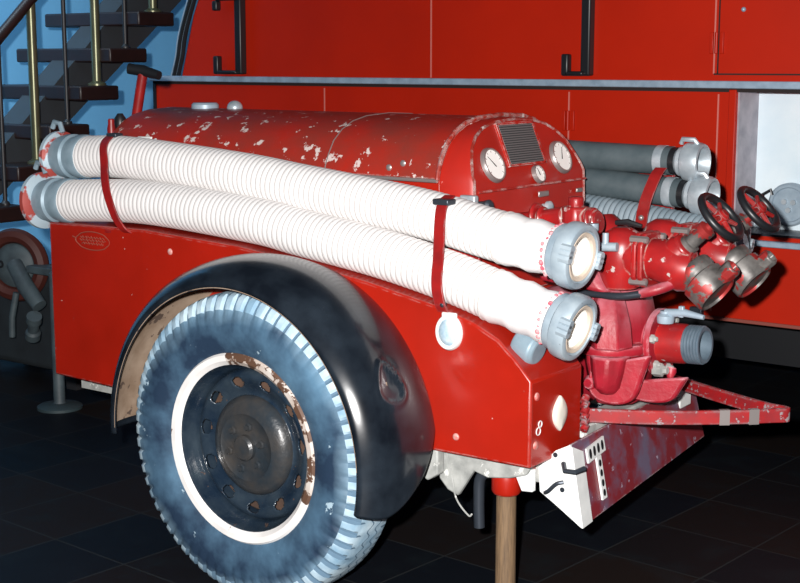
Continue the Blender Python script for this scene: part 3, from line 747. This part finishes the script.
# manifold on top: sloped cover, riser, elbows
mb = MB(); mb.rings([[(.52, .50, .775), (.70, .52, .755), (.74, .86, .76), (.52, .88, .775)], [(.52, .52, .86), (.62, .53, .85), (.66, .85, .85), (.52, .86, .86)]])
mf = P(mb, 'pump_cover', 'cast', bevel=.012)
mb = MB(); mb.tube([(.45, .74, .83), (.52, .74, .86), (.58, .74, .865), (.62, .74, .84), (.635, .74, .77)], [.05, .056, .060, .056, .05], 20)
P(mb, 'priming_tank', 'valve', mf, smooth=60)
# ejector body near the gauge panel
mb = MB()
mb.tube([(.40, .565, .905), (.49, .56, .915), (.57, .555, .93)], [.022, .026, .028], 14)
mb.rings([octo(.592, .557, .036, .034, .905), octo(.592, .557, .040, .038, .925), octo(.592, .557, .036, .034, .958)])
for x_, r_ in ((.478, .038), (.494, .030), (.632, .036), (.646, .030)): mb.cyl((x_, .558, .922), (x_ + .012, .558, .924), r_, seg=18)
mb.cyl((.592, .557, .95), (.592, .557, .982), .021, seg=8)
mb.tube([(.59, .557, .93), (.65, .557, .935)], .024, 14)
ej = P(mb, 'ejector_valve', 'valve', bevel=.006)
# small cock with T handle beside it
mb = MB().lathe([(.018, 0), (.018, .02), (.010, .025), (.010, .06), (.013, .065), (.013, .08)], (.665, .515, .845), (0, 0, 1), 14)
mb.tube([(.635, .505, .868), (.73, .515, .873)], .011, 10).cyl((.70, .512, .868), (.70, .512, .905), .008, seg=10)
P(mb, 'priming_cock', 'alloy')
P(MB().tube([(.70, .56, .925), (.73, .565, .928), (.765, .57, .920)], [.006, .008, .005], 8), 'cock_handle', 'blackmetal')
# long lever
lv = P(MB().tube(bez([(.63, .51, .755), (.74, .50, .758), (.80, .51, .768)], 5), [.0075] * 4 + [.009] * 7, 12), 'hand_lever', 'darksteel')
P(MB().tube(bez([(.795, .51, .767), (.845, .53, .785), (.87, .57, .795)], 4), [.010, .012, .013, .013, .013, .012, .011, .010, .009], 12), 'lever_arm', 'cast', lv)

def wye_valve(y, nm):
    """oblique globe valve: vertical riser, square flange, body, capped outlet down, stem and handwheel up"""
    r0 = V((.700, y, .842))
    mb_ = MB()
    mb_.tube([(.705, y, .765), (.705, y, .80), (.707, y, .835), (.709, y, .875), (.709, y, .900), (.709, y, .912)], [.044, .050, .056, .054, .042, .022], 26)
    mb_.cyl((.71, y, .844), (.765, y, .844), .048, seg=28)
    # flange pair
    for x in (.762, .778):
        u_ = [(.062 * s1_ * (1 if abs(s2_) < .9 else 1), .058 * s2_) for s1_, s2_ in ((-1, -.6), (-.6, -1), (.6, -1), (1, -.6), (1, .6), (.6, 1), (-.6, 1), (-1, .6))]
        mb_.rings([[(x, y + a * .95, .842 + b * 1.12) for a, b in u_], [(x + .013, y + a * .95, .842 + b * 1.12) for a, b in u_]])
    e = V((.955, y, .775)); d_ = V((.78, -.04, -.62)).normalized()
    mb_.tube([(.78, y, .844), (.81, y, .842), (.845, y, .836), (.875, y, .822), e - d_ * .075], [.047, .051, .054, .053, .047], 28)
    s_d = V((.74, 0, .67)).normalized(); s_o = V((.845, y, .850))
    mb_.lathe([(.040, -.03), (.040, .030), (.036, .036), (.036, .044), (.030, .048)], s_o, s_d, 24)
    v = P(mb_, 'wye_valve', 'valve', bevel=.003, smooth=50)
    for a in ((-1, -1), (-1, 1), (1, -1), (1, 1)):
        mb_ = MB(); mb_.lathe([(.009, 0), (.009, .044), (.005, .046)], (.755, y + a[0] * .045, .842 + a[1] * .050), (1, 0, 0), 6)
        P(mb_, 'flange_bolt', 'bezel', v)
    P(MB().lathe([(.024, .046), (.024, .058), (.018, .060), (.016, .095), (.022, .098), (.022, .112), (.011, .116), (.010, .165)], s_o, s_d, 20), 'valve_stem', 'brass', v)
    hc = s_o + s_d * .155
    P(MB().torus(hc, s_d, .0605, .0095, 48, 10), 'handwheel_rim', 'blackmetal', v)
    mb_ = MB(); u, w, d2 = frame(s_d)
    mb_.lathe([(.017, -.014), (.017, .010), (.010, .016)], hc, s_d, 18)
    for k in range(5):
        a = 2 * PI * k / 5 + .4; ee = u * math.cos(a) + w * math.sin(a)
        mb_.tube([hc + ee * .012, hc + ee * .058], [.0068, .0048], 8)
    P(mb_, 'handwheel_spokes', 'strap', v)
    cpn = MB().lathe([(.046, -.085), (.049, -.080), (.049, -.062), (.046, -.058), (.046, -.052), (.053, -.048), (.053, .0), (.049, .006), (.046, .006), (.044, .0), (.02, -.002)], e, d_, 36)
    oc = P(cpn, 'outlet_cap', 'brass', v)
    nb = e - d_ * .022 + s_d * .046
    cpn = MB().lathe([(.020, -.006), (.022, .0), (.022, .030), (.018, .034), (.014, .034), (.012, .02)], nb, s_d, 8)
    P(cpn, 'cap_spigot', 'brass', v, bevel=.002)
    return v
v1 = wye_valve(.58, 'near'); v2 = wye_valve(.80, 'far')
P(MB().cyl((.69, .58, .80), (.69, .80, .80), .045, seg=24), 'valve_manifold', 'cast')
# grey pipe work behind the valves
P(MB().tube([(.70, .95, .80), (.80, .96, .83), (.86, .97, .845)], .026, 14), 'rear_pipe', 'cap')

# --- tow bar: two flat bars meeting in a point
def flat(a, b, hgt, th):
    a = V(a); b = V(b); n_ = (b - a).cross(V((0, 0, 1))).normalized() * th
    return [[p, p + n_, p + n_ + V((0, 0, hgt)), p + V((0, 0, hgt))] for p in (a, b)]
mb = MB()
A, B, C_ = (.69, .436, 0.456), (1.085, .695, 0.462), (.665, .925, 0.456)
pa = bez([A, (.85, .525, 0.456), (1.00, .625, 0.460), (1.06, .675, 0.462), (1.094, .705, 0.463), (1.08, .727, 0.463), (1.02, .742, 0.462), (.85, .825, 0.459), C_], 5)
R_ = []
for i, p in enumerate(pa):
    d = (pa[min(i + 1, len(pa) - 1)] - pa[max(i - 1, 0)]).normalized(); n_ = d.cross(V((0, 0, 1))).normalized() * .011
    R_.append([p, p - n_, p - n_ + V((0, 0, .034)), p + V((0, 0, .034))])
mb.rings(R_); tb = P(mb, 'tow_bar', 'bar', bevel=.002)
for x_ in (.965, 1.03):
    i = min(range(16), key=lambda k: abs(pa[k].x - x_)); a = pa[i]; d = (pa[i + 1] - pa[i]).normalized(); n_ = d.cross(V((0, 0, 1))).normalized()
    mb = MB(); mb.rings([[a + d * s_ - n_ * k + V((0, 0, zz_)) for k, zz_ in ((-.0012, -.0012), (.0122, -.0012), (.0122, .0352), (-.0012, .0352))] for s_ in (-.012, .012)])
    P(mb, 'worn_band', 'bezel', tb)
# --- sloped skid plate below the pump: white cheek and crimson front
pa_, pb_, pc_, pd_ = V((.772, .30, .248)), V((.715, 1.08, .285)), V((.675, 1.08, .44)), V((.738, .30, .44))
mb = MB(); mb.quadbox([pa_, pb_, pc_, pd_], .006); sk_ = P(mb, 'skid_plate', 'plate', bevel=.001)
nn = (pb_ - pa_).cross(pd_ - pa_).normalized()
if nn.x < 0: nn = -nn
e1 = (pb_ - pa_).normalized(); e2 = (pd_ - pa_).normalized()
def onp(a, b, out=.0): return pa_ + e1 * a + e2 * b + nn * out
mb = MB(); mb.rings([[onp(a, b, h) for a, b in ((-.002, -.001), (.050, -.001), (.050, .165), (-.002, .19))] for h in (0, .003)]); P(mb, 'white_edge_panel', 'whitepaint', sk_)
mb = MB(); mb.prism([(.655, .372), (.660, .315), (.700, .292), (.772, .248), (.752, .36), (.738, .44), (.70, .42)], 'y', .296, .302); P(mb, 'white_cheek_plate', 'whitepaint', sk_)
mb = MB(); mb.prism([(.600, .365), (.625, .315), (.655, .318), (.655, .372)], 'y', .27, .285); P(mb, 'cheek_tab', 'whitepaint', sk_, bevel=.002)
P(MB().tube(bez([(.675, .294, .315), (.69, .285, .325), (.71, .285, .345), (.725, .292, .350)], 4), .005, 8), 'cheek_handle', 'darksteel', sk_)
P(MB().tube([(.725, .29, .395), (.74, .27, .385), (.765, .275, .385), (.775, .30, .39)], .006, 8), 'cheek_hook', 'darksteel', sk_)
for x, z in ((.70, .41), (.72, .33)): P(MB().cyl((x, .297, z), (x, .294, z), .006, seg=10), 'cheek_bolt', 'darksteel', sk_)
# slotted white T-shaped strap on the front
mb = MB()
mb.rings([[onp(a, b, h) for a, b in ((.065, .132), (.160, .137), (.158, .172), (.063, .167))] for h in (.001, .006)])
mb.rings([[onp(a, b, h) for a, b in ((.112, .030), (.136, .030), (.132, .134), (.108, .134))] for h in (.001, .006)])
tb2 = P(mb, 'slotted_strap', 'whitepaint', sk_)
mb = MB()
def slot(a, b, ra, rb): mb.rings([[onp(a + ra * math.cos(t_), b + rb * math.sin(t_), h) for t_ in [2 * PI * k / 16 for k in range(16)]] for h in (.003, .0072)])
for k in range(4): slot(.078 + k * .022, .151 + k * .001, .006, .012)
for k in range(4): slot(.1235 - k * .001, .045 + k * .024, .006, .0085)
P(mb, 'strap_slots', 'blackmetal', sk_)
P(MB().box((.655, .95, .385), (.70, 1.02, .44)).lathe([(.02, 0), (.022, .02), (.014, .03)], (.69, .93, .44), (.6, -.4, .4), 14), 'tow_bar_bracket', 'whitepaint', bevel=.004)
P(MB().box((.63, .44, .415), (.70, .95, .448)), 'rear_cross_member', 'under', bevel=.004)

# --- strap holding the far hoses
mb = MB(); pts = [(.528, 1.03, .80), (.534, 1.022, .87), (.545, 1.022, .93), (.560, 1.045, .995), (.566, 1.07, 1.02)]
p = bez(pts, 5); mb.strip(p, [V((.15, -1, .1))] * len(p), (1, 0, .0), .036, .005)
s3 = P(mb, 'hose_strap', 'strap', bevel=.001)
P(MB().sphere((.536, 1.016, .885), .008), 'strap_bolt', 'bezel', s3)
P(MB().box((.45, .98, .765), (.56, 1.17, .78)).box((.45, 1.157, .765), (.56, 1.17, 1.06)), 'hose_cradle', 'strap', bevel=.003)

# ------------------------------------------------------------------ hoses
def hose_tube(path, r, pitch, amp, cut=(0, 0), seg=30):
    """ribbed tube: rounded ridge, narrow groove"""
    L = resample(path, pitch); mb_ = MB(); R = []; mis = []; hint = None
    Ls = []
    fine_ = resample(path, pitch / 5)
    n_ = len(fine_)
    for i, p_ in enumerate(fine_):
        d = (fine_[min(i + 1, n_ - 1)] - fine_[max(i - 1, 0)]).normalized()
        u, w, _ = frame(d, hint); hint = u
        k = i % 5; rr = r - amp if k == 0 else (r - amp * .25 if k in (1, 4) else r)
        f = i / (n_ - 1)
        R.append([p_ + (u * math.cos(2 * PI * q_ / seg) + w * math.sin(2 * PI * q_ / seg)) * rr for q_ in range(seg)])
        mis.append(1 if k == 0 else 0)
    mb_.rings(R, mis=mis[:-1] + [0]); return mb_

def coupling_right(root, o, d, r):
    """open storz-like coupling with lugs and pale mouth"""
    mb_ = MB().lathe([(r * .80, -.050), (r * .86, -.045), (r * .86, -.030), (r * .98, -.024), (r, -.016), (r, .006), (r * .95, .014), (r * .88, .016), (r * .80, .016), (r * .78, .010), (r * .72, .010)], o, d, 44, caps=(True, False))
    u, w, dd = frame(d)
    for a in (1.2, 1.2 + PI):
        for k in range(3):
            e = u * math.cos(a + k * .16) + w * math.sin(a + k * .16)
            mb_.cyl(V(o) + e * r * .94 - dd * .004, V(o) + e * r * .94 + dd * .024, .010, seg=8)
    c = build(mb_, 'coupling', 'alloy', root, bevel=.0)
    build(MB().lathe([(r * .74, .009), (r * .72, .014), (r * .62, .012), (r * .60, .004)], o, d, 40, caps=(False, False)), 'sealing_ring', 'ringtan', c)
    build(MB().lathe([(r * .63, .008), (r * .60, -.01), (r * .56, -.05), (.01, -.055)], o, d, 40, caps=(False, True)), 'hose_lining', 'liner', c)
    return c
def coupling_left(root, o, d, r, R_):
    """d points out of the hose end"""
    c = build(MB().lathe([(r * 1.0, -.115), (r * 1.04, -.11), (r * 1.04, -.085), (r * .95, -.08), (r * .95, -.060), (r * 1.06, -.054), (r * 1.06, -.030), (r * .98, -.026), (r * .98, .0)], o, d, 36), 'coupling', 'alloydull', root)
    build(MB().lathe([(r * .98, -.004), (R_ * .82, -.002), (R_, .006), (R_, .020), (R_ * .9, .028), (R_ * .70, .028), (R_ * .66, .0)], o, d, 44), 'coupling_flange', 'alloyred', c)
    return c

def white_hose(name, label, pts, r, endr, flr):
    root = empty(name, tuple(V(pts[len(pts) // 2]) - V((0, 0, r))), label, 'hose', 'white suction hoses on the near side')
    path = bez(pts, 24)
    main = [p for p in path if p.x < .56]; wrap = [p for p in path if p.x >= .545]
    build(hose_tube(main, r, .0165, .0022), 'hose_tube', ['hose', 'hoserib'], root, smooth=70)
    w_ = resample(wrap, .02); nn_ = len(w_)
    rad = [r * (1.0 + .05 * math.sin(i * 1.9)) * (1 - .02 * i / nn_) for i in range(nn_)]
    build(MB().tube(w_, rad, 30), 'hose_end_wrap', 'hosewrap', root, smooth=70)
    dR = (path[-1] - path[-4]).normalized()
    coupling_right(root, path[-1] + dR * .028, dR, endr)
    mb_ = MB(); u, w, dd = frame(dR); rng = random.Random(3)
    for k in range(26):
        a = 2 * PI * k / 26; e = u * math.cos(a) + w * math.sin(a)
        mb_.sphere(path[-1] - dd * (.024 + .010 * rng.random()) + e * (r * .97), .003 + .005 * rng.random(), seg=8)
    build(mb_, 'binding', 'redseal', root)
    dL = (path[0] - path[3]).normalized()
    coupling_left(root, path[0] + dL * .085, dL, r * 1.02, flr)
    fl0 = path[0] + dL * .095
    build(MB().tube([fl0 + V((.01, 0, flr * .95)), fl0 + V((.0, 0, flr + .022)), fl0 + V((-.025, .0, flr + .026)), fl0 + V((-.035, .0, flr + .008))], .008, 8), 'flange_hook', 'alloydull', root)
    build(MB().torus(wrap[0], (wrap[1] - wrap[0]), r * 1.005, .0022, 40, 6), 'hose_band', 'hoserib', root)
    return root
white_hose('suction_hose', 'upper of the two white ribbed suction hoses strapped along the trailer', [(-.93, .318, 1.030), (-.722, .315, 1.035), (-.30, .315, 1.008), (-.085, .315, .986), (.298, .315, .944), (.529, .313, .904), (.712, .31, .879)], .061, .077, .075)
white_hose('suction_hose', 'lower of the two white ribbed suction hoses, resting on the red side locker', [(-.94, .258, .905), (-.608, .258, .920), (-.2, .258, .898), (-.038, .258, .878), (.219, .258, .845), (.427, .258, .806), (.567, .259, .770), (.735, .262, .728)], .061, .077, .084)

def dark_hose(label, pts, r):
    root = empty('delivery_hose', tuple(V(pts[1]) - V((0, 0, r))), label, 'hose', 'smooth dark hoses on the far side')
    path = bez(pts, 16)
    build(MB().tube(path, r, 28), 'hose_tube', 'rubberhose', root, smooth=70)
    d = (path[-1] - path[-4]).normalized(); o = path[-1]
    c = build(MB().lathe([(r * 1.02, -.045), (r * 1.04, -.04), (r * 1.04, -.02), (r * .9, -.018), (r * .9, 0.0), (r * .86, .008), (r * .86, .016), (r * 1.02, .024), (r * 1.02, .034), (r * 1.3, .042), (r * 1.36, .052), (r * 1.36, .080), (r * 1.26, .090), (r * 1.1, .092), (r * 1.0, .086), (r * .86, .05), (.006, .04)], o, d, 36), 'coupling', 'steel', root)
    u, w, dd = frame(d)
    for a in (.3, .3 + PI):
        mb_ = MB(); e = u * math.cos(a) + w * math.sin(a)
        mb_.tube([o + e * r * 1.3 + dd * .03, o + e * r * 1.62 + dd * .035, o + e * r * 1.62 + dd * .07, o + e * r * 1.3 + dd * .078], .007, 8)
        build(mb_, 'coupling_lug', 'steel', c)
    build(MB().lathe([(r * .95, -.004), (r * .95, .016)], o, d, 28), 'rubber_collar', 'blackmetal', c)
dark_hose('topmost smooth dark grey hose with alloy coupling on the far side', [(-.85, 1.12, 1.085), (-.2, 1.12, 1.068), (.2, 1.12, 1.044), (.575, 1.12, 1.036)], .040)
dark_hose('second smooth dark grey hose, just under the topmost far one', [(-.85, 1.105, .998), (-.2, 1.105, .990), (.2, 1.105, .973), (.612, 1.105, .950)], .040)
root = empty('suction_hose', (-.05, 1.06, .85), 'grey ribbed hose lowest on the far side, behind the red valves', 'hose')
path = bez([(-.85, 1.08, .905), (-.2, 1.08, .905), (.2, 1.08, .89), (.5, 1.08, .866), (.755, 1.08, .834)], 16)
build(hose_tube(path, .052, .0165, .003), 'hose_tube', ['greyhose', 'greyhoserib'], root, smooth=70)
d = (path[-1] - path[-4]).normalized()
coupling_right(root, path[-1] + d * .03, d, .066)

# ------------------------------------------------------------------ wooden prop
wp = tag(build(MB().lathe([(.024, 0), (.025, .01), (.0245, .16), (.024, .31)], (.565, .30, 0), (0, 0, 1), 16), 'wooden_prop', 'wood', None),
         'round weathered wooden post propping the trailer corner beside the wheel', 'post')

# ------------------------------------------------------------------ camera and light
cam = bpy.data.cameras.new('camera'); co = bpy.data.objects.new('camera', cam); COL.objects.link(co)
YAW = math.radians(36.7541); PIT = math.radians(9.3893)
co.location = (2.28475, -2.42637, 1.31); co.rotation_euler = (PI / 2 - PIT, 0, YAW)
cam.sensor_width = 36; cam.lens = 36 * 1400 / 800; cam.clip_start = .05
scene.camera = co
rt = V((math.cos(YAW), math.sin(YAW), 0))
fw = V((-math.sin(YAW) * math.cos(PIT), math.cos(YAW) * math.cos(PIT), -math.sin(PIT)))
# the camera's flash, a little above and left of the lens
fl_ = bpy.data.lights.new('camera_flash', 'SPOT'); fl_.energy = 980; fl_.spot_size = math.radians(75); fl_.spot_blend = .8
fl_.shadow_soft_size = .025; fl_.color = (1, .97, .95)
fo = bpy.data.objects.new('camera_flash', fl_); COL.objects.link(fo)
fo.location = V(co.location) - rt * .11 + V((0, 0, .10))
fo.rotation_euler = (fw + V((0, 0, .01))).to_track_quat('-Z', 'Y').to_euler()
# unseen cool fill lamp, added to brighten the wall by the stairs
al = bpy.data.lights.new('added_wall_fill', 'AREA'); al.energy = 24; al.size = 1.6; al.color = (.62, .83, 1)
ao = bpy.data.objects.new('added_wall_fill', al); COL.objects.link(ao)
al.spread = math.radians(95)
ao.location = (-3.0, .6, 3.1); ao.rotation_euler = V((-.75, 1.3, -1.9)).to_track_quat('-Z', 'Y').to_euler()
w = bpy.data.worlds.new('world'); scene.world = w; w.use_nodes = True
w.node_tree.nodes['Background'].inputs['Color'].default_value = (.45, .68, 1, 1)
w.node_tree.nodes['Background'].inputs['Strength'].default_value = .05
scene.view_settings.view_transform = 'Standard'; scene.view_settings.look = 'None'
scene.view_settings.exposure = 0; scene.view_settings.gamma = 1; scene.view_settings.use_curve_mapping = False
